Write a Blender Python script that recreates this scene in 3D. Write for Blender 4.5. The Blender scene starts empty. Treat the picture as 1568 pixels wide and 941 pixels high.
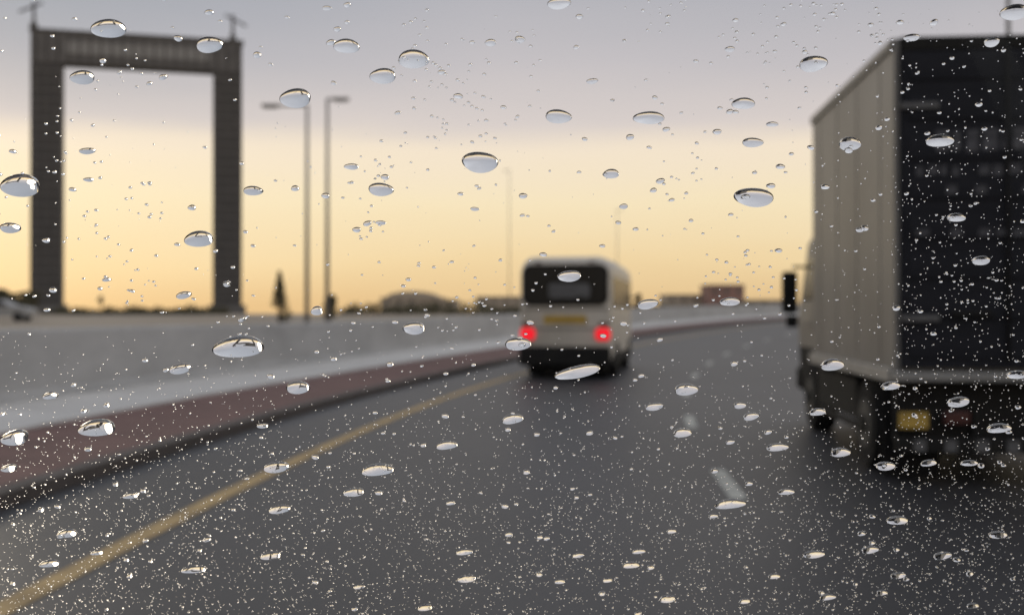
import bpy, bmesh, math, random
import numpy as np
from mathutils import Vector, Matrix
random.seed(7); rng=np.random.default_rng(11)
scene=bpy.context.scene
try:
    scene.view_settings.view_transform='Standard'; scene.view_settings.look='None'
    scene.view_settings.exposure=0
except Exception as e: print(e)
COL=scene.collection
# ------------------------------------------------------------------ materials
def mat(name,col,rough=0.6,metal=0.0,noise=None,scale=5.0,bump=0.0,emit=None,estr=0.0,spec=0.5,stretch=(1,1,1)):
    m=bpy.data.materials.new(name); m.use_nodes=True
    nt=m.node_tree; b=nt.nodes['Principled BSDF']
    b.inputs['Base Color'].default_value=(*col,1); b.inputs['Roughness'].default_value=rough
    b.inputs['Metallic'].default_value=metal; b.inputs['Specular IOR Level'].default_value=spec
    if noise is not None:
        tc=nt.nodes.new('ShaderNodeTexCoord'); mp=nt.nodes.new('ShaderNodeMapping')
        mp.inputs['Scale'].default_value=stretch
        n=nt.nodes.new('ShaderNodeTexNoise'); n.inputs['Scale'].default_value=scale; n.inputs['Detail'].default_value=7
        n.inputs['Roughness'].default_value=0.65
        r=nt.nodes.new('ShaderNodeValToRGB'); r.color_ramp.elements[0].position=0.3; r.color_ramp.elements[1].position=0.7
        r.color_ramp.elements[0].color=(*noise,1); r.color_ramp.elements[1].color=(*col,1)
        nt.links.new(tc.outputs['Object'],mp.inputs[0]); nt.links.new(mp.outputs[0],n.inputs[0])
        nt.links.new(n.outputs[0],r.inputs[0]); nt.links.new(r.outputs[0],b.inputs['Base Color'])
        if bump>0:
            n2=nt.nodes.new('ShaderNodeTexNoise'); n2.inputs['Scale'].default_value=scale*8; n2.inputs['Detail'].default_value=4
            nt.links.new(mp.outputs[0],n2.inputs[0])
            bp=nt.nodes.new('ShaderNodeBump'); bp.inputs['Strength'].default_value=bump
            nt.links.new(n2.outputs[0],bp.inputs['Height']); nt.links.new(bp.outputs[0],b.inputs['Normal'])
    if emit:
        b.inputs['Emission Color'].default_value=(*emit,1); b.inputs['Emission Strength'].default_value=estr
    return m
M={}
M['asphalt']=mat('wet_asphalt',(0.040,0.040,0.044),0.50,noise=(0.019,0.019,0.022),scale=0.35,bump=0.35,stretch=(1,0.4,1),spec=0.34)
M['sand']=mat('sand_ground',(0.34,0.29,0.23),0.9,noise=(0.24,0.20,0.16),scale=0.05,spec=0.2)
M['wall']=mat('concrete_barrier',(0.45,0.445,0.44),0.8,noise=(0.32,0.318,0.315),scale=0.5,bump=0.1,stretch=(1,1,2.5),spec=0.3)
M['walk']=mat('pale_paving',(0.60,0.58,0.555),0.85,noise=(0.46,0.445,0.425),scale=1.0,spec=0.3)
M['brick']=mat('red_brown_paving',(0.18,0.100,0.088),0.8,noise=(0.11,0.062,0.056),scale=1.5,spec=0.25)
M['kerb']=mat('kerb_concrete',(0.10,0.085,0.08),0.8,noise=(0.07,0.06,0.055),scale=2,spec=0.3)
M['yellow']=mat('yellow_road_paint',(0.50,0.35,0.16),0.75,noise=(0.28,0.20,0.10),scale=3,spec=0.25)
M['white']=mat('white_road_paint',(0.55,0.55,0.50),0.7,noise=(0.28,0.28,0.26),scale=4,spec=0.3)
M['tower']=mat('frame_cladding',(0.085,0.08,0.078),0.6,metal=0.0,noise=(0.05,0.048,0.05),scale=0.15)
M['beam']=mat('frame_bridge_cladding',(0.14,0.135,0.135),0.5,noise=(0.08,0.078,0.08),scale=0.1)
M['steel']=mat('galvanised_steel',(0.27,0.25,0.235),0.5,metal=0.2,noise=(0.2,0.19,0.18),scale=3)
M['foliage']=mat('foliage',(0.115,0.105,0.065),0.9,noise=(0.07,0.065,0.042),scale=0.6,spec=0.1)  # lightened towards tan, so distance haze is part of the colour
M['bark']=mat('bark',(0.10,0.075,0.055),0.9,noise=(0.06,0.045,0.03),scale=3)
M['buildA']=mat('building_tan_hazed',(0.45,0.38,0.31),0.9,noise=(0.36,0.31,0.25),scale=0.1)  # wall colour raised to stand in for air haze, no volume used
M['buildB']=mat('building_red_hazed',(0.34,0.20,0.17),0.9,noise=(0.26,0.16,0.14),scale=0.1)  # red wall colour, also lifted to imitate haze over the skyline
M['win']=mat('haze_tinted_window',(0.10,0.09,0.085),0.4,noise=(0.14,0.13,0.12),scale=1)  # low-contrast window tone, haze mixed into the colour
M['glassd']=mat('dark_window',(0.008,0.009,0.011),0.25,noise=(0.014,0.014,0.016),scale=2,spec=0.2)
M['bus']=mat('bus_paint',(0.58,0.54,0.48),0.4,noise=(0.46,0.43,0.385),scale=1.2)
M['rubber']=mat('rubber',(0.012,0.012,0.013),0.9,noise=(0.018,0.017,0.016),scale=6,spec=0.15)
M['dark']=mat('dark_chassis',(0.011,0.011,0.012),0.8,noise=(0.022,0.021,0.019),scale=4,spec=0.15)
M['red']=mat('tail_lamp_lit',(0.4,0.005,0.01),0.4,noise=(0.3,0.005,0.01),scale=5,emit=(0.85,0.006,0.02),estr=1.0)
M['redoff']=mat('tail_lamp_off',(0.06,0.008,0.008),0.4,noise=(0.04,0.008,0.008),scale=5)
M['plate']=mat('yellow_plate',(0.55,0.36,0.06),0.5,noise=(0.30,0.20,0.05),scale=8)
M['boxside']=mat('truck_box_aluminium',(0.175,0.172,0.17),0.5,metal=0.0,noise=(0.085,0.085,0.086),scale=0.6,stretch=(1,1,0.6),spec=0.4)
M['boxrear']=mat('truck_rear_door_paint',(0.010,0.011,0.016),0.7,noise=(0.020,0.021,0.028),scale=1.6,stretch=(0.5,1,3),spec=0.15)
M['grey']=mat('grey_fitting',(0.15,0.15,0.155),0.6,noise=(0.07,0.07,0.075),scale=5,spec=0.3)
M['sign']=mat('faded_lettering',(0.12,0.122,0.14),0.6,noise=(0.016,0.016,0.020),scale=7,spec=0.2)
M['sill']=mat('aluminium_sill',(0.30,0.30,0.30),0.5,metal=0.2,noise=(0.18,0.18,0.18),scale=3)
M['cab']=mat('cab_paint',(0.17,0.165,0.155),0.5,noise=(0.13,0.125,0.12),scale=2)
M['carp']=mat('car_paint_pale',(0.30,0.30,0.30),0.5,noise=(0.26,0.26,0.26),scale=2)
M['chrome']=mat('wheel_rim',(0.05,0.05,0.05),0.7,metal=0.3,noise=(0.03,0.03,0.03),scale=5)
# ------------------------------------------------------------------ helpers
def obj(name,verts,faces,m,smooth=False,parent=None):
    me=bpy.data.meshes.new(name); me.from_pydata([tuple(v) for v in verts],[],faces); me.update()
    if m: me.materials.append(m)
    o=bpy.data.objects.new(name,me); COL.objects.link(o)
    if smooth: me.polygons.foreach_set('use_smooth',[True]*len(me.polygons))
    if parent: o.parent=parent
    return o
def empty(name,loc=(0,0,0),rz=0):
    e=bpy.data.objects.new(name,None); COL.objects.link(e); e.location=loc; e.rotation_euler=(0,0,rz); e.empty_display_size=0.2
    return e
def box(name,c,s,m,parent=None,bev=0.0,rot=None,seg=2):
    bm=bmesh.new(); bmesh.ops.create_cube(bm,size=1)
    bmesh.ops.scale(bm,vec=s,verts=bm.verts)
    if bev>0: bmesh.ops.bevel(bm,geom=bm.edges[:],offset=bev,segments=seg,profile=0.5,affect='EDGES')
    me=bpy.data.meshes.new(name); bm.to_mesh(me); bm.free(); me.materials.append(m)
    o=bpy.data.objects.new(name,me); COL.objects.link(o); o.location=c
    if rot: o.rotation_euler=rot
    if parent: o.parent=parent
    return o
def cyl(name,c,r,h,m,parent=None,axis='Z',r2=None,seg=24,bev=0):
    bm=bmesh.new(); bmesh.ops.create_cone(bm,cap_ends=True,segments=seg,radius1=r,radius2=r if r2 is None else r2,depth=h)
    if bev>0: bmesh.ops.bevel(bm,geom=[e for e in bm.edges if e.calc_face_angle(0)>1],offset=bev,segments=2,affect='EDGES')
    me=bpy.data.meshes.new(name); bm.to_mesh(me); bm.free(); me.materials.append(m)
    for p in me.polygons: p.use_smooth=len(p.vertices)==4
    o=bpy.data.objects.new(name,me); COL.objects.link(o); o.location=c
    if axis=='X': o.rotation_euler=(0,math.pi/2,0)
    if axis=='Y': o.rotation_euler=(math.pi/2,0,0)
    if parent: o.parent=parent
    return o
def loft(name,secs,m,parent=None,smooth=True,cap=True):
    n=len(secs[0]); V=[p for s in secs for p in s]; F=[]
    for i in range(len(secs)-1):
        for j in range(n):
            a=i*n+j; b=i*n+(j+1)%n; F.append((a,b,b+n,a+n))
    if cap: F.append(tuple(range(n))[::-1]); F.append(tuple(range((len(secs)-1)*n,len(secs)*n)))
    o=obj(name,V,F,m,smooth,parent)
    bm=bmesh.new(); bm.from_mesh(o.data); bmesh.ops.recalc_face_normals(bm,faces=bm.faces)
    bm.to_mesh(o.data); bm.free()
    return o
# ------------------------------------------------------------------ terrain profile and road curve
K=0.0041
def prof(y):
    t=min(1,max(0,(y-22)/80)); return 1.35*t*t*(3-2*t)
def rp(o,d):
    a=math.atan(2*K*d) if d>0 else 0.0
    x=K*d*d if d>0 else 0.0
    return (x+o*math.cos(a), d-o*math.sin(a))
xs=[-3000,-1200,-500,-250,-120,-60,-30,-10,0,10,30,60,120,250,500,1200,3000]
ys=[-300,-100,-30]+list(range(-10,130,4))+[150,200,300,500,900,1500,3000]
V=[(x,y,prof(y)-0.03) for y in ys for x in xs]; n=len(xs)
F=[(i*n+j,i*n+j+1,(i+1)*n+j+1,(i+1)*n+j) for i in range(len(ys)-1) for j in range(n-1)]
obj('ground',V,F,M['sand'],True)
def ribbon(name,o0,o1,z,m,d0=-20,d1=150,parent=None,step=1.5,thick=0):
    k=max(2,int((d1-d0)/step)+1); V=[];F=[]
    for i in range(k):
        d=d0+(d1-d0)*i/(k-1)
        for o in (o0,o1):
            x,y=rp(o,d); V.append((x,y,prof(y)+z))
    for i in range(k-1): F.append((2*i,2*i+1,2*i+3,2*i+2))
    return obj(name,V,F,m,False,parent)
def strip(name,prf,m,d0=-20,d1=150,parent=None,step=1.5,hf=None):
    k=int((d1-d0)/step)+1; secs=[]
    for i in range(k):
        d=d0+(d1-d0)*i/(k-1); s=[]
        sc=hf(d) if hf else 1
        for o,z in prf:
            x,y=rp(o,d); s.append((x,y,prof(y)+z*sc))
        secs.append(s)
    return loft(name,secs,m,parent,False)
ribbon('road',-4.2,10.2,0.0,M['asphalt'])
rm=empty('road_markings')
ribbon('yellow_edge_line',-2.80,-2.63,0.005,M['yellow'],-20,150,rm)
ribbon('yellow_edge_line_right',9.3,9.47,0.005,M['yellow'],-20,150,rm)
d=9.0-5.6*3
k=0
while d<140:
    ribbon('lane_dash_%d'%k,1.44,1.58,0.005,M['white'],d,d+1.7,rm,0.4)
    ribbon('lane_dash_r%d'%k,5.4,5.54,0.005,M['white'],d,d+1.7,rm,0.4)
    d+=5.6; k+=1
strip('kerb',[(-4.2,-0.05),(-4.2,0.12),(-4.36,0.135),(-4.36,-0.05)],M['kerb'])
strip('brick_verge',[(-4.362,-0.05),(-4.362,0.125),(-6.4,0.13),(-6.4,-0.05)],M['brick'])
strip('sidewalk',[(-6.402,-0.05),(-6.402,0.16),(-8.3,0.20),(-8.3,-0.05)],M['walk'])
def hf(d):
    t=min(1,max(0,(d-20)/60)); return 1.0-0.22*t
strip('concrete_barrier',[(-8.302,-0.1),(-8.302,0.12),(-8.42,0.35),(-8.50,1.22),(-8.53,1.27),(-8.75,1.27),(-8.78,1.22),(-8.85,0.3),(-8.95,-0.1)],M['wall'],hf=hf)
strip('concrete_barrier',[(10.3,-0.1),(10.3,0.3),(10.4,0.8),(10.6,0.8),(10.75,0.3),(10.75,-0.1)],M['wall'])

# ------------------------------------------------------------------ large picture-frame building
P0=Vector((-253,576,0)); P1=Vector((-148.4,603,0)); L=(P1-P0).length; ang=math.atan2(27,104.6)
fr=empty('frame_skyscraper',(P0.x,P0.y,1.3),ang)
H=149
for nm,x0 in (('tower_left',0),('tower_right',L-15.5)):
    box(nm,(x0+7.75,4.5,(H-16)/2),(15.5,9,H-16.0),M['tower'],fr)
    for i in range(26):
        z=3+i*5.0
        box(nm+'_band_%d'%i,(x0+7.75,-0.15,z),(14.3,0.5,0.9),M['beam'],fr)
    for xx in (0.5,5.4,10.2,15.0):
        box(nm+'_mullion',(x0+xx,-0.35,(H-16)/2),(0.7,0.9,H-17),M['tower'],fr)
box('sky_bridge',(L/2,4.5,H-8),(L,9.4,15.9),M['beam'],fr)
box('sky_bridge_glazing',(L/2,-0.35,H-8),(L-34,0.5,6.5),M['sill'],fr)
for i in range(20):
    box('bridge_rib_%d'%i,(2.5+i*(L-5)/19,-0.5,H-8),(0.8,0.8,15),M['tower'],fr)
box('bridge_parapet',(L/2,4.5,H+0.6),(L+1.5,10.5,1.3),M['tower'],fr)
box('bridge_soffit_beam',(L/2,4.5,H-16.5),(L-31.2,8.0,1.0),M['tower'],fr)
for sx,dx in ((1,-4),(L-5,4)):
    cyl('roof_crane_mast',(sx,4,H+8),0.8,16,M['tower'],fr)
    box('roof_crane_jib',(sx+dx*0.4,4,H+13),(13,0.8,1.0),M['tower'],fr,rot=(0,-0.45 if dx<0 else 0.45,0))
    box('roof_crane_cab',(sx,4,H+3),(3.5,3,3.5),M['tower'],fr)
for nm,x0 in (('plinth_left',-2),('plinth_right',L-17.5)):
    box(nm,(x0+9.7,4.5,2.5),(20,14,5),M['beam'],fr)
# ------------------------------------------------------------------ street lamps
def lamp(x,y,h,side,arm=1.9,r=0.13,rz=0,mt=None):
    mt=mt or M['steel']
    z=prof(y); e=empty('street_lamp',(x,y,z),rz)
    cyl('pole',(0,0,h/2),r,h,mt,e,r2=r*0.6,seg=12)
    cyl('base',(0,0,0.2),r*1.8,0.4,mt,e,seg=12)
    for s in side:
        cyl('arm',(s*arm/2,0,h-0.05),0.06 if r>0.08 else 0.03,arm,mt,e,'X',seg=8)
        box('lamp_head',(s*(arm-0.05),0,h-0.06),(0.85,0.34,0.16) if r>0.08 else (0.4,0.2,0.08),mt,e,0.03)
        box('lens',(s*(arm-0.05),0,h-0.155),(0.6,0.25,0.04) if r>0.08 else (0.3,0.15,0.03),M['sill'],e)
    return e
S=1681.0
def wx(px,d): return (px-784)/S*d
lamp(wx(470,55),55,1.5+320/S*55-prof(55),(-1,))
lamp(wx(501,57),57,1.5+330/S*57-prof(57),(1,),arm=0.75)
lamp(wx(780,130),130,1.5+220/S*130-1.35,(-1,),arm=0.5,r=0.06)
lamp(wx(945,140),140,1.5+160/S*140-1.35,(1,),arm=0.5,r=0.06)
lamp(wx(1545,40),40,14.2,(-1,1),r=0.13)
# ------------------------------------------------------------------ vegetation
def foliage_mesh(name,blobs,n,leaf,parent=None):
    V=[];F=[]
    for i in range(n):
        bx,by,bz,rx,ry,rz=random.choice(blobs)
        v=Vector((random.gauss(0,1),random.gauss(0,1),random.gauss(0,1))).normalized()*(random.random()**0.45)
        c=Vector((bx+v.x*rx,by+v.y*ry,bz+v.z*rz))
        a=Vector((random.gauss(0,1),random.gauss(0,1),random.gauss(0,1))).normalized()
        b=a.orthogonal().normalized(); s=leaf*random.uniform(0.5,1.3); k=len(V)
        V+= [c+a*s,c+b*s*0.6,c-a*s,c-b*s*0.6]; F.append((k,k+1,k+2,k+3))
    return obj(name,V,F,M['foliage'],False,parent)
def tree(x,y,h,w,name='tree'):
    e=empty(name,(x,y,prof(y)-0.03))
    cyl('trunk',(0,0,h*0.25),h*0.03,h*0.5,M['bark'],e,r2=h*0.018,seg=8)
    bl=[]
    for i in range(7):
        a=random.uniform(0,6.28); rr=random.uniform(0,w*0.32)
        bl.append((rr*math.cos(a),rr*math.sin(a),h*random.uniform(0.5,0.85),w*random.uniform(.14,.26),w*random.uniform(.14,.26),h*random.uniform(.08,.16)))
        c=cyl('limb_%d'%i,(bl[-1][0]/2,bl[-1][1]/2,(h*0.35+bl[-1][2])/2),h*0.008,max(0.3,bl[-1][2]-h*0.3),M['bark'],e,seg=6)
        c.rotation_euler=(-bl[-1][1]/h*1.6,bl[-1][0]/h*1.6,0)
    foliage_mesh('crown',bl,900,w*0.035,e); return e
for (px,d,top,w) in ((10,110,438,4.5),(48,120,442,5),(155,150,448,1.5),(30,85,450,4)):
    tree(wx(px,d),d,1.5+(480-top)/S*d-prof(d),w)
bl=[]
for px in list(range(80,345,9))+list(range(530,800,12))+list(range(975,1235,10)):
    d=random.uniform(150,210); h=random.uniform(0.6,1.6) if px<400 else random.uniform(1.2,2.4)
    bl.append((wx(px,d),d,1.35+h*0.4,random.uniform(1.2,2.6),1.5,h*0.6))
foliage_mesh('shrub_row',bl,9000,0.28)
e=empty('cypress_tree',(wx(428,62),62,prof(62)-0.03))
cyl('trunk',(0,0,0.9),0.08,1.8,M['bark'],e,seg=8)
foliage_mesh('crown',[(0,0,1.4+i*0.27,0.52*(1-i/8),0.52*(1-i/8),0.26) for i in range(7)]+[(0.28,0,0.75,0.45,0.45,0.5)],1800,0.07,e)
e=empty('bush',(wx(505,64),64,prof(64)-0.03))
cyl('stem',(0,0,0.4),0.06,0.8,M['bark'],e,seg=6)
foliage_mesh('crown',[(0,0,1.0,0.45,0.45,0.6),(0.05,0,1.6,0.35,0.3,0.35)],1200,0.08,e)
# ------------------------------------------------------------------ distant buildings
def bldg(px0,px1,top,d,m,name,domed=False,rows=2):
    x0,x1=wx(px0,d),wx(px1,d); h=1.5+(480-top)/S*d-1.32
    e=empty(name,((x0+x1)/2,d,1.32)); w=x1-x0
    bh=h*0.72 if domed else h
    box('walls',(0,6,bh/2),(w,12,bh),m,e)
    box('parapet',(0,6,bh+0.12),(w+0.5,12.5,0.25),m,e)
    if domed:
        secs=[]
        for i in range(13):
            a=math.pi*i/12; secs.append((math.cos(a)*w*0.42,math.sin(a)*(h-bh)))
        V=[(x,1,bh+0.25+z) for x,z in secs]+[(x,11,bh+0.25+z) for x,z in secs]
        F=[(i,i+1,i+14,i+13) for i in range(12)]+[tuple(range(13)),tuple(range(25,12,-1))]
        obj('vault_roof',V,F,m,False,e)
    nw=max(2,int(w/2.5))
    for r in range(rows):
        for i in range(nw):
            box('window_%d_%d'%(r,i),(-w/2+w*(i+0.5)/nw,-0.02,bh*(r+0.6)/rows),(w/nw*0.4,0.1,bh/rows*0.35),M['win'],e)
    return e
bldg(583,678,447,240,M['buildA'],'market_hall',True)
bldg(640,700,460,230,M['buildA'],'low_building')
bldg(730,800,455,250,M['buildA'],'low_building')
bldg(1086,1140,437,260,M['buildB'],'red_building')
bldg(1020,1092,452,270,M['buildA'],'low_building')
bldg(1140,1200,460,250,M['buildA'],'low_building')
bldg(190,300,478,280,M['buildA'],'low_building')
# ------------------------------------------------------------------ wheel
def wheel(name,c,r,w,parent):
    e=empty(name,c); e.parent=parent
    cyl('tyre',(0,0,0),r,w,M['rubber'],e,'X',seg=32,bev=0.03)
    cyl('rim',(0,0,0),r*0.58,w+0.02,M['chrome'],e,'X',seg=24,bev=0.01)
    cyl('hub',(0,0,0),r*0.2,w+0.08,M['dark'],e,'X',seg=12)
def rrect(w,h,r,cx,cz,y,n=6,top_r=None):
    pts=[]
    for (sx,sz,a0) in ((1,-1,-90),(1,1,0),(-1,1,90),(-1,-1,180)):
        rr=r if sz<0 or top_r is None else top_r
        for i in range(n+1):
            a=math.radians(a0+90*i/n)
            pts.append((cx+sx*(w/2-rr)+rr*math.cos(a),y,cz+sz*(h/2-rr)+rr*math.sin(a)))
    return pts
# ------------------------------------------------------------------ minibus
bus=empty('minibus',(1.22,25.2,prof(25.2)),math.radians(-10.5))
W=2.12
secs=[]
for (y,w,zt,zb) in ((0.0,W*0.93,2.66,0.52),(0.05,W*0.98,2.74,0.45),(0.25,W,2.81,0.42),(3.0,W,2.84,0.42),(5.8,W,2.80,0.42),(6.3,W*0.97,2.6,0.45),(6.55,W*0.92,1.6,0.5)):
    secs.append(rrect(w,zt-zb,0.08,0,(zt+zb)/2,y,7,top_r=0.34))
loft('body',secs,M['bus'],bus)
def panel(name,w,h,r,cz,y0,y1,m,par,cx=0):
    return loft(name,[rrect(w,h,r,cx,cz,y0),rrect(w,h,r,cx,cz,y1)],m,par,False)
panel('rear_window_seal',1.98,0.94,0.2,2.15,-0.03,0.05,M['rubber'],bus)
panel('rear_window',1.88,0.84,0.16,2.15,-0.045,0.05,M['glassd'],bus)
panel('rear_window_grey_patch',0.95,0.34,0.08,2.02,-0.05,0.02,M['grey'],bus,0.1)  # paler grey panel on the middle of the rear window
panel('rear_panel_recess',1.0,0.20,0.04,1.36,-0.012,0.05,M['plate'],bus)
panel('number_plate',0.52,0.13,0.02,1.36,-0.03,0.0,M['plate'],bus)
box('door_crease',(0,-0.004,1.60),(1.95,0.03,0.03),M['grey'],bus)
box('door_crease_low',(0,-0.004,1.15),(1.7,0.03,0.025),M['grey'],bus)
for s in (-1,1):
    panel('tail_lamp_'+('r' if s>0 else 'l'),0.34,0.28,0.09,1.03,-0.035,0.05,M['red'],bus,s*0.87)
    panel('indicator_'+('r' if s>0 else 'l'),0.22,0.08,0.03,1.25,-0.03,0.05,M['redoff'],bus,s*0.90)
    panel('top_marker_'+('r' if s>0 else 'l'),0.14,0.06,0.02,2.66,-0.0,0.1,M['redoff'],bus,s*0.62)
    for i in range(5):
        box('side_window_%s_%d'%(s,i),(s*(W/2-0.005),0.85+i*1.08,2.0),(0.04,0.98,0.72),M['glassd'],bus,0.015)
    box('wheel_arch_r_%d'%s,(s*(W/2-0.02),1.5,0.55),(0.06,0.95,0.5),M['dark'],bus,0.02)
    box('wheel_arch_f_%d'%s,(s*(W/2-0.02),5.3,0.55),(0.06,0.9,0.5),M['dark'],bus,0.02)
    wheel('rear_wheel_%d'%s,(s*(W/2-0.2),1.5,0.39),0.39,0.42,bus)
    wheel('front_wheel_%d'%s,(s*(W/2-0.15),5.3,0.39),0.39,0.25,bus)
    box('mud_flap_%d'%s,(s*(W/2-0.25),0.95,0.34),(0.42,0.02,0.42),M['rubber'],bus)
    box('mirror_%d'%s,(s*(W/2+0.18),6.3,1.9),(0.16,0.12,0.34),M['dark'],bus,0.03)
    cyl('mirror_arm_%d'%s,(s*(W/2+0.06),6.3,1.95),0.02,0.24,M['dark'],bus,'X',seg=8)
box('rear_bumper',(0,-0.08,0.52),(W*0.99,0.26,0.44),M['dark'],bus,0.06,seg=3)
box('side_skirt',(0,3.1,0.44),(W*1.005,5.6,0.26),M['dark'],bus,0.02)
box('underbody',(0,3.0,0.32),(1.8,5.6,0.36),M['dark'],bus)
cyl('exhaust',(0.6,-0.05,0.3),0.04,0.4,M['steel'],bus,'Y',seg=12)
box('wiper',(0.1,-0.07,1.82),(0.7,0.02,0.02),M['dark'],bus,rot=(0,-0.2,0))
# ------------------------------------------------------------------ box truck
tr=empty('box_truck',(3.34,9.6,0),math.radians(-5.2))
TW=2.45; TL=3.9; Z0=0.99; Z1=3.9
box('cargo_box',(TW/2,TL/2,(Z0+Z1)/2),(TW,TL,Z1-Z0),M['boxside'],tr,0.012)
for i in range(4):
    box('side_seam_%d'%i,(-0.001,0.5+i*0.97,(Z0+Z1)/2),(0.008,0.03,Z1-Z0-0.16),M['boxside'],tr)
box('top_rail',(-0.008,TL/2,Z1-0.04),(0.04,TL-0.02,0.09),M['boxside'],tr,0.01)
box('bottom_rail',(-0.015,TL/2,Z0-0.03),(0.06,TL+0.01,0.12),M['sill'],tr,0.01)
box('corner_post',(0.02,-0.012,(Z0+Z1)/2),(0.05,0.05,Z1-Z0),M['boxside'],tr,0.008)
box('corner_post_r',(TW-0.02,-0.012,(Z0+Z1)/2),(0.05,0.05,Z1-Z0),M['boxside'],tr,0.008)
box('rear_header',(TW/2,-0.02,Z1-0.05),(TW-0.1,0.05,0.12),M['dark'],tr,0.01)
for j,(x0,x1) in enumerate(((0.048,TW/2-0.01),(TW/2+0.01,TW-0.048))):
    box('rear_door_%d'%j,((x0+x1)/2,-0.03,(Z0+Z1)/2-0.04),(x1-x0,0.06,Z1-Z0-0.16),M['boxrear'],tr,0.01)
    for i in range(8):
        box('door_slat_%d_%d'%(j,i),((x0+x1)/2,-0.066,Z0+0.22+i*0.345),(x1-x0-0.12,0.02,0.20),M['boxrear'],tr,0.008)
    for i,z in enumerate((1.46,3.30)):
        xh=0.20 if j==0 else TW-0.20
        box('hinge_%d_%d'%(j,i),(xh,-0.085,z),(0.32,0.035,0.055),M['grey'],tr,0.008)
    for xr in ((x0+x1)/2+0.3,):
        cyl('lock_rod',(xr,-0.10,(Z0+Z1)/2),0.014,Z1-Z0-0.2,M['dark'],tr,seg=8)
    box('lock_handle',((x0+x1)/2,-0.11,1.5),(0.35,0.03,0.04),M['dark'],tr,0.01)
    for r_,(zc,hh) in enumerate(((3.00,0.20),(2.74,0.10),(2.58,0.08),(2.2,0.07))):
        x=x0+0.12
        while x<x1-0.14:
            wl=random.uniform(0.05,0.14)
            if random.random()<(0.85 if r_<2 else 0.55):
                box('letter',(x+wl/2,-0.079,zc+random.uniform(-.01,.01)),(wl,0.006,hh*random.uniform(.7,1)),M['sign'],tr)
            x+=wl+random.uniform(0.02,0.05)
box('rear_sill',(TW/2,-0.06,Z0-0.035),(TW+0.04,0.16,0.08),M['sill'],tr,0.012)
for s,x in ((0,0.75),(1,TW-0.75)):
    box('chassis_rail_%d'%s,(x,2.9,0.80),(0.09,5.6,0.24),M['dark'],tr)
box('rear_cross_panel',(TW/2,0.12,0.66),(TW-0.06,0.08,0.56),M['dark'],tr,0.01)
box('underrun_bumper',(TW/2,-0.02,0.36),(TW-0.02,0.1,0.13),M['dark'],tr,0.02)
for i in range(9):
    box('bumper_stripe_%d'%i,(0.2+i*0.26,-0.075,0.36),(0.10,0.008,0.10),M['grey'],tr)
for x in (0.7,TW-0.7): box('bumper_hanger',(x,0.02,0.52),(0.07,0.07,0.28),M['dark'],tr)
box('plate_holder',(0.15,-0.03,0.575),(0.33,0.03,0.20),M['dark'],tr,0.01)
box('number_plate',(0.15,-0.05,0.575),(0.25,0.012,0.14),M['plate'],tr,0.003)
box('tail_lamp_l',(0.52,-0.03,0.60),(0.22,0.05,0.11),M['redoff'],tr,0.01)
box('tail_lamp_r',(TW-0.35,-0.03,0.60),(0.34,0.05,0.11),M['redoff'],tr,0.01)
for s,x in ((0,0.26),(1,TW-0.26)):
    wheel('rear_wheel_%d'%s,(x,1.15,0.43),0.43,0.5,tr)
    wheel('front_wheel_%d'%s,(x,4.75,0.43),0.43,0.28,tr)
    box('mud_flap_%d'%s,(x,0.45,0.32),(0.5,0.02,0.60),M['rubber'],tr)
    box('rear_mudguard_%d'%s,(x,1.15,0.91),(0.54,1.1,0.03),M['dark'],tr,0.01)
box('side_guard',(0.06,2.75,0.62),(0.04,2.1,0.40),M['dark'],tr,0.01)
box('side_guard_low',(0.06,2.75,0.36),(0.04,2.1,0.08),M['dark'],tr,0.01)
box('fuel_tank',(0.35,3.0,0.62),(0.45,0.9,0.42),M['dark'],tr,0.06)
box('battery_box',(TW-0.35,3.0,0.62),(0.45,0.9,0.42),M['dark'],tr,0.06)
def cabsec(z,y0,y1,w):
    c=TW/2; return [(c-w/2,y0,z),(c+w/2,y0,z),(c+w/2,y1-0.1,z),(c+w/2-0.15,y1,z),(c-w/2+0.15,y1,z),(c-w/2,y1-0.1,z)]
loft('cab',[cabsec(*a) for a in ((1.05,4.13,5.97,2.12),(1.4,4.12,5.98,2.14),(1.55,4.12,5.95,2.12),(2.45,4.15,5.6,2.0),(2.62,4.3,5.35,1.85))],M['cab'],tr,False)
loft('cab_lower',[cabsec(*a) for a in ((0.42,4.15,5.95,2.05),(1.048,4.12,5.98,2.12))],M['dark'],tr,False)
for s in (-1,1):
    x=TW/2+s*1.03
    box('cab_side_window',(x,5.05,1.98),(0.05,0.9,0.6),M['glassd'],tr,0.02,rot=(0,-s*0.09,0))
    cyl('mirror_arm',(TW/2+s*1.12,5.0,2.12),0.018,0.34,M['dark'],tr,'X',seg=8)
    box('mirror',(TW/2+s*1.33,5.0,1.78),(0.20,0.12,0.56),M['dark'],tr,0.04)
    box('wide_angle_mirror',(TW/2+s*1.30,5.0,1.40),(0.15,0.12,0.16),M['dark'],tr,0.03)
box('windscreen',(TW/2,5.82,2.0),(1.8,0.06,0.75),M['glassd'],tr,0.02,rot=(0.36,0,0))
box('cab_bumper',(TW/2,5.95,0.6),(2.15,0.2,0.3),M['dark'],tr,0.04)
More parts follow.
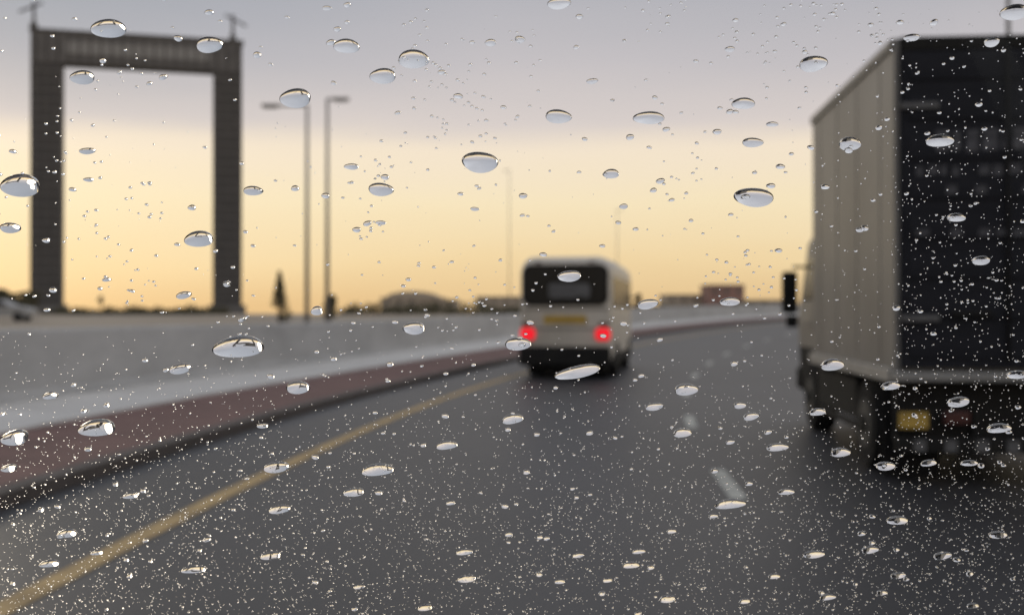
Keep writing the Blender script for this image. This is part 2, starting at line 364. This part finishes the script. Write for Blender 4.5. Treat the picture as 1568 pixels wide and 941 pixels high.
# ------------------------------------------------------------------ pale car on side road
car=empty('passenger_car',(-34.9,75,prof(75)-0.03),math.radians(4))
prof_c=[(-2.2,0.35),(-2.25,0.75),(-2.1,0.98),(-1.55,1.05),(-0.95,1.45),(0.2,1.5),(0.95,1.1),(1.9,0.95),(2.2,0.75),(2.2,0.35)]
secs=[]
for y,k2 in ((-0.88,0.0),(-0.8,0.04),(0.8,0.04),(0.88,0.0)):
    inset=0.0 if abs(y)<0.85 else 0.05
    secs.append([(x*(1-inset*0.3),y*(0.86 if z>1.2 else 1),z-(inset if z>0.5 else 0)) for x,z in prof_c])
loft('body',secs,M['carp'],car,False)
for s in (-1,1):
    obj('side_windows',[(-1.35,s*0.9,1.06),(0.75,s*0.9,1.06),(0.15,s*0.79,1.41),(-0.9,s*0.79,1.38)],[(0,1,2,3)],M['glassd'],False,car)
    for x in (-1.4,1.4):
        cyl('wheel',(x,s*0.8,0.32),0.32,0.2,M['rubber'],car,'Y',seg=20)
        cyl('rim',(x,s*0.81,0.32),0.19,0.21,M['chrome'],car,'Y',seg=16)
    box('lamp',(2.15,s*0.6,0.75),(0.1,0.3,0.12),M['sill'],car,0.02); box('tail',(-2.2,s*0.6,0.85),(0.1,0.3,0.12),M['redoff'],car,0.02)
# ------------------------------------------------------------------ windshield with raindrops
CAM=Vector((0,0,1.5)); TILT=math.radians(66); D0=0.70
ws=empty('car_windshield',(0,D0,1.5))
g=bpy.data.materials.new('windshield_glass'); g.use_nodes=True; nt=g.node_tree; nt.nodes.clear()
o_=nt.nodes.new('ShaderNodeOutputMaterial'); mx=nt.nodes.new('ShaderNodeMixShader'); t_=nt.nodes.new('ShaderNodeBsdfTransparent')
t_.inputs[0].default_value=(0.985,0.99,0.99,1)
gl=nt.nodes.new('ShaderNodeBsdfGlossy'); gl.inputs['Roughness'].default_value=0.02; mx.inputs[0].default_value=0.02
nt.links.new(t_.outputs[0],mx.inputs[1]); nt.links.new(gl.outputs[0],mx.inputs[2]); nt.links.new(mx.outputs[0],o_.inputs[0])
st,ct=math.sin(TILT),math.cos(TILT)
def PV(u,v,h=0.0): return (u, -v*ct+h*st, v*st+h*ct)
obj('glass_pane',[PV(-0.72,-0.42),PV(0.72,-0.42),PV(0.62,0.34),PV(-0.62,0.34)],[(0,1,2,3)],g,False,ws)
w=bpy.data.materials.new('rain_water'); w.use_nodes=True; nt=w.node_tree; nt.nodes.clear()
o_=nt.nodes.new('ShaderNodeOutputMaterial'); gb=nt.nodes.new('ShaderNodeBsdfGlass'); gb.inputs['IOR'].default_value=1.45; gb.inputs['Roughness'].default_value=0.0
gb.inputs['Color'].default_value=(1,1,1,1); nt.links.new(gb.outputs[0],o_.inputs[0])
def pane_uv(px,py):
    a=(px-784)/S; b=(480-py)/S
    t=D0*st/(st+b*ct)
    return a*t, (t*b)/st, t
def build_drops(name,drops,seg,radii):
    """each drop: closed solid, flat foot on the glass, domed wedge pushed upward by the air stream"""
    ang=-np.linspace(0,2*np.pi,seg,endpoint=False)      # clockwise in (u,v): outward normals
    ca,sa=np.cos(ang),np.sin(ang)
    R=np.array(radii)                                  # 1.0 first ... innermost >0
    VV=[];FF=[];SM=[];base=0
    for (u,v,ru,rv,sl,rot,lob,ex) in drops:
        ph=random.uniform(0,6.28)
        wob=1+lob*(0.06*np.sin(2*ang+ph)+0.035*np.sin(3*ang+ph*2))
        X=np.concatenate([ca*r for r in R]+[np.zeros(1)]); Y=np.concatenate([sa*r for r in R]+[np.zeros(1)])
        b=np.sqrt(np.maximum(1-X*X,1e-6)); s_=np.clip((Y+b)/(2*b),0,1)
        hh=sl*2*b*(s_*(1.18-0.34*s_))*np.sqrt(np.maximum(1-s_**ex,0))
        rr_=np.sqrt(X*X+Y*Y); hh=np.where(rr_>0.9999,0,hh)
        WB=np.concatenate([wob]*len(R)+[np.ones(1)])
        px_=X*WB*ru; py_=Y*WB*rv
        cr,sr=math.cos(rot),math.sin(rot)
        Xw=u+px_*cr-py_*sr; Yw=v+px_*sr+py_*cr
        Hh=0.00025+hh*rv
        pts=[PV(Xw[i],Yw[i],Hh[i]) for i in range(len(Xw))]
        VV+=[PV(Xw[i],Yw[i],0.0002) for i in range(seg)]+pts
        FF.append(tuple(range(base+seg-1,base-1,-1))); SM.append(False)
        for i in range(seg):
            j=(i+1)%seg; FF.append((base+i,base+j,base+seg+j,base+seg+i)); SM.append(False)
        for k in range(len(R)-1):
            o=base+seg*(k+1)
            for i in range(seg):
                j=(i+1)%seg; FF.append((o+i,o+j,o+seg+j,o+seg+i)); SM.append(True)
        o=base+seg*len(R); ap=base+seg+len(pts)-1
        for i in range(seg):
            j=(i+1)%seg; FF.append((o+i,o+j,ap)); SM.append(True)
        base+=len(pts)+seg
    ob=obj(name,VV,FF,w,False,ws); ob.data.polygons.foreach_set('use_smooth',SM); ob.data.update()
    return ob
def mk(px,py,pw,ph,rot=0,lob=1.0,k=1.0,ex=None):
    u,v,t=pane_uv(px,py)
    ru=pw/2/S*t
    f=min(1,max(0,(py-40)/560)); f2=min(1,max(0,(py-600)/340)); sl=math.tan(math.radians(23+18*f+6*f2))*k
    hr=sl*2*0.72
    ext=st+max(st,0.78*st+hr*ct)
    rv=ph/S*t/ext
    if ex is None: ex=2.7+5.3*f
    return (u,v-0.04*rv,ru,rv,sl,rot,lob,ex)
BIG=[(165,43,52,28),(320,68,40,24),(125,118,40,20),(530,70,38,22),(633,90,50,26),(586,116,42,22),(452,150,50,28),(855,178,42,20),(994,180,46,20),(856,5,36,16),(1246,97,42,24),(1139,158,34,18),(1153,218,34,14),(1302,220,36,20),(1440,215,42,20),(735,248,56,32),(583,290,40,20),(1155,302,60,30),(30,284,64,34),(387,292,32,14),(304,366,48,24),(15,349,34,16),(936,266,26,14),(538,255,22,10),(133,231,26,10),(485,476,20,14),(634,503,34,20),(365,532,76,36),(276,565,36,16),(793,527,42,20),(885,570,70,20),(872,423,36,18),(992,466,32,16),(1118,462,30,14),(456,594,38,20),(148,656,62,26),(22,671,46,24),(1051,597,38,18),(1002,623,28,12),(1133,621,20,10),(1150,638,24,12),(1275,559,38,18),(1364,591,28,14),(1468,616,36,16),(1530,656,36,16),(1287,693,32,14),(1190,685,36,12),(1356,714,30,14),(1422,709,26,10),(1484,709,26,10),(1118,772,46,16),(1045,663,30,14),(785,642,32,16),(684,682,32,14),(578,720,48,20),(542,754,32,14),(423,716,40,18),(428,780,34,14),(200,759,24,10),(103,817,32,14),(76,863,32,12),(149,846,20,8),(297,872,38,12),(415,851,34,12),(711,845,26,10),(715,886,30,12),(651,930,24,10),(966,865,28,10),(978,844,20,8),(1022,917,26,12),(1140,920,18,8),(1267,914,24,10),(1246,849,34,12),(1332,842,26,12),(1374,797,32,14),(1443,851,28,12),(1375,881,24,10),(1528,819,28,12),(1489,927,20,8),(885,850,18,8),(857,890,16,8),(1204,753,24,10),(1252,631,24,12),(1503,399,30,14),(1465,333,28,14),(1554,18,44,22),(1520,64,24,14),(1397,57,26,10),(1558,574,32,14),(14,717,28,12),(402,652,18,8),(77,606,24,12),(1350,907,18,8),(317,826,14,7),(281,452,24,12),(1183,190,18,8),(1118,75,16,8),(796,60,16,10),(751,65,18,10),(907,124,18,8),(135,275,16,7),(163,428,14,7),(727,320,14,6),(955,316,14,8),(1317,352,14,7),(690,770,14,7),(779,818,12,7),(583,341,16,7),(500,12,14,7),(1185,882,20,8),(930,888,16,7),(550,898,18,7),(1028,813,16,7),(1118,677,14,7),(903,663,12,7),(1092,790,14,7)]
dr=[]
for b in BIG:
    px,py,pw,ph=b
    rot=0.12 if py>400 else 0.02
    if b[:2]==(885,570): rot=0.28
    if b[:2]==(365,532): rot=0.15
    dr.append(mk(px,py,pw,ph,rot+random.uniform(-.05,.05)))
build_drops('raindrops_large',dr,48,[1.0,.985,.96,.92,.87,.8,.7,.58,.44,.3,.15])
sm=[]
for i in range(520):
    px=random.uniform(-40,1608); py=random.uniform(-30,970)
    s=random.choice((4,5,5,6,6,7,8,10,12)); 
    if py>500: s*=0.85
    sm.append(mk(px,py,s*1.15,s*0.75,random.uniform(-.2,.3),1.3,ex=1.8 if py<480 else None,k=1.35 if py<480 else 1))
for c in range(46):
    cx,cy=random.uniform(60,1500),random.uniform(0,520)
    for i in range(random.randint(5,16)):
        s=random.uniform(2.5,5.5)
        sm.append(mk(cx+random.gauss(0,22),cy+random.gauss(0,26),s*1.1,s*0.9,0,1,ex=1.2,k=1.9))
build_drops('raindrops_small',sm,16,[1.0,.96,.88,.72,.45])
mist=[]
NM=10500
while len(mist)<NM:
    px=random.uniform(-30,1600); py=960*random.random()**0.6
    t=py/941
    keep=0.04+0.96*min(1,max(0,(t-0.52)/0.33))
    if px>1240 : keep=max(keep,0.8 if px>1365 else 0.25)
    if random.random()>keep: continue
    s=min(4.2,1.2+random.expovariate(1.7))
    mist.append(mk(px,py,s*0.95,s*1.0,0,0.5,ex=6))
build_drops('drizzle_mist',mist,8,[1.0,.92,.6])
# ------------------------------------------------------------------ world
world=bpy.data.worlds.new('World'); scene.world=world; world.use_nodes=True
nt=world.node_tree; nt.nodes.clear()
out=nt.nodes.new('ShaderNodeOutputWorld'); bg=nt.nodes.new('ShaderNodeBackground'); bg.inputs[1].default_value=1.0
sky=nt.nodes.new('ShaderNodeTexSky'); sky.sky_type='NISHITA'; sky.sun_disc=False
SE,SR=math.radians(12),math.radians(-35)
sky.sun_elevation=SE; sky.sun_rotation=SR
sc=nt.nodes.new('ShaderNodeVectorMath'); sc.operation='SCALE'; sc.inputs['Scale'].default_value=0.07
nt.links.new(sky.outputs[0],sc.inputs[0])
tc=nt.nodes.new('ShaderNodeTexCoord'); sep=nt.nodes.new('ShaderNodeSeparateXYZ'); nt.links.new(tc.outputs['Generated'],sep.inputs[0])
mp=nt.nodes.new('ShaderNodeMapping'); mp.inputs['Scale'].default_value=(1.6,1.6,9); nt.links.new(tc.outputs['Generated'],mp.inputs[0])
no=nt.nodes.new('ShaderNodeTexNoise'); no.inputs['Scale'].default_value=1.5; no.inputs['Detail'].default_value=5; nt.links.new(mp.outputs[0],no.inputs[0])
def math_(op,a,b=None,c=None):
    m=nt.nodes.new('ShaderNodeMath'); m.operation=op
    for i,v in enumerate((a,b,c)):
        if v is None: continue
        if isinstance(v,(int,float)): m.inputs[i].default_value=v
        else: nt.links.new(v,m.inputs[i])
    return m.outputs[0]
ns=math_('MULTIPLY',math_('SUBTRACT',no.outputs[0],0.5),0.045)
zz=math_('ADD',sep.outputs['Z'],ns)
rr=nt.nodes.new('ShaderNodeValToRGB'); nt.links.new(zz,rr.inputs[0])
cr=rr.color_ramp; 
stops=[(0.0,(.80,.54,.27)),(0.045,(.94,.71,.40)),(0.10,(1.0,.83,.55)),(0.150,(.98,.83,.65)),(0.170,(.75,.665,.63)),(0.22,(.60,.56,.575)),(0.29,(.46,.46,.50)),(0.5,(.78,.79,.84)),(1.0,(.82,.83,.87))]
cr.elements[0].position=0; cr.elements[0].color=(*stops[0][1],1); cr.elements[1].position=1; cr.elements[1].color=(*stops[-1][1],1)
for p,c in stops[1:-1]:
    e=cr.elements.new(p); e.color=(*c,1)
lf=math_('MULTIPLY',math_('SMOOTH_MIN',math_('MAXIMUM',math_('MULTIPLY',math_('ADD',math_('MULTIPLY',sep.outputs['X'],-1.0),-0.02),1.9),0),1.0,0.2),
    math_('MINIMUM',math_('MAXIMUM',math_('MULTIPLY',math_('SUBTRACT',zz,0.14),9),0),1))
mA=nt.nodes.new('ShaderNodeMix'); mA.data_type='RGBA'; nt.links.new(math_('MINIMUM',lf,0.85),mA.inputs['Factor'])
nt.links.new(rr.outputs[0],mA.inputs['A']); mA.inputs['B'].default_value=(.29,.33,.40,1)
mB=nt.nodes.new('ShaderNodeMix'); mB.data_type='RGBA'; mB.inputs['Factor'].default_value=0.92
nt.links.new(sc.outputs[0],mB.inputs['A']); nt.links.new(mA.outputs['Result'],mB.inputs['B'])
nt.links.new(mB.outputs['Result'],bg.inputs[0]); nt.links.new(bg.outputs[0],out.inputs[0])
sun=bpy.data.lights.new('sun','SUN'); sun.energy=0.5; sun.angle=math.radians(15); sun.color=(1,0.87,0.68)
so=bpy.data.objects.new('sun',sun); COL.objects.link(so)
dirv=Vector((math.sin(SR)*math.cos(SE),math.cos(SR)*math.cos(SE),math.sin(SE)))
so.rotation_euler=dirv.to_track_quat('Z','Y').to_euler()
# ------------------------------------------------------------------ camera
cd=bpy.data.cameras.new('camera'); co=bpy.data.objects.new('camera',cd); COL.objects.link(co); scene.camera=co
co.location=CAM; cd.sensor_width=36; cd.lens=36*S/1568
co.rotation_euler=(math.radians(90)+math.atan(9.5/S),0,0)
cd.clip_start=0.05; cd.clip_end=6000
cd.dof.use_dof=True; cd.dof.focus_distance=0.70
cd.dof.aperture_fstop=cd.lens/5.4
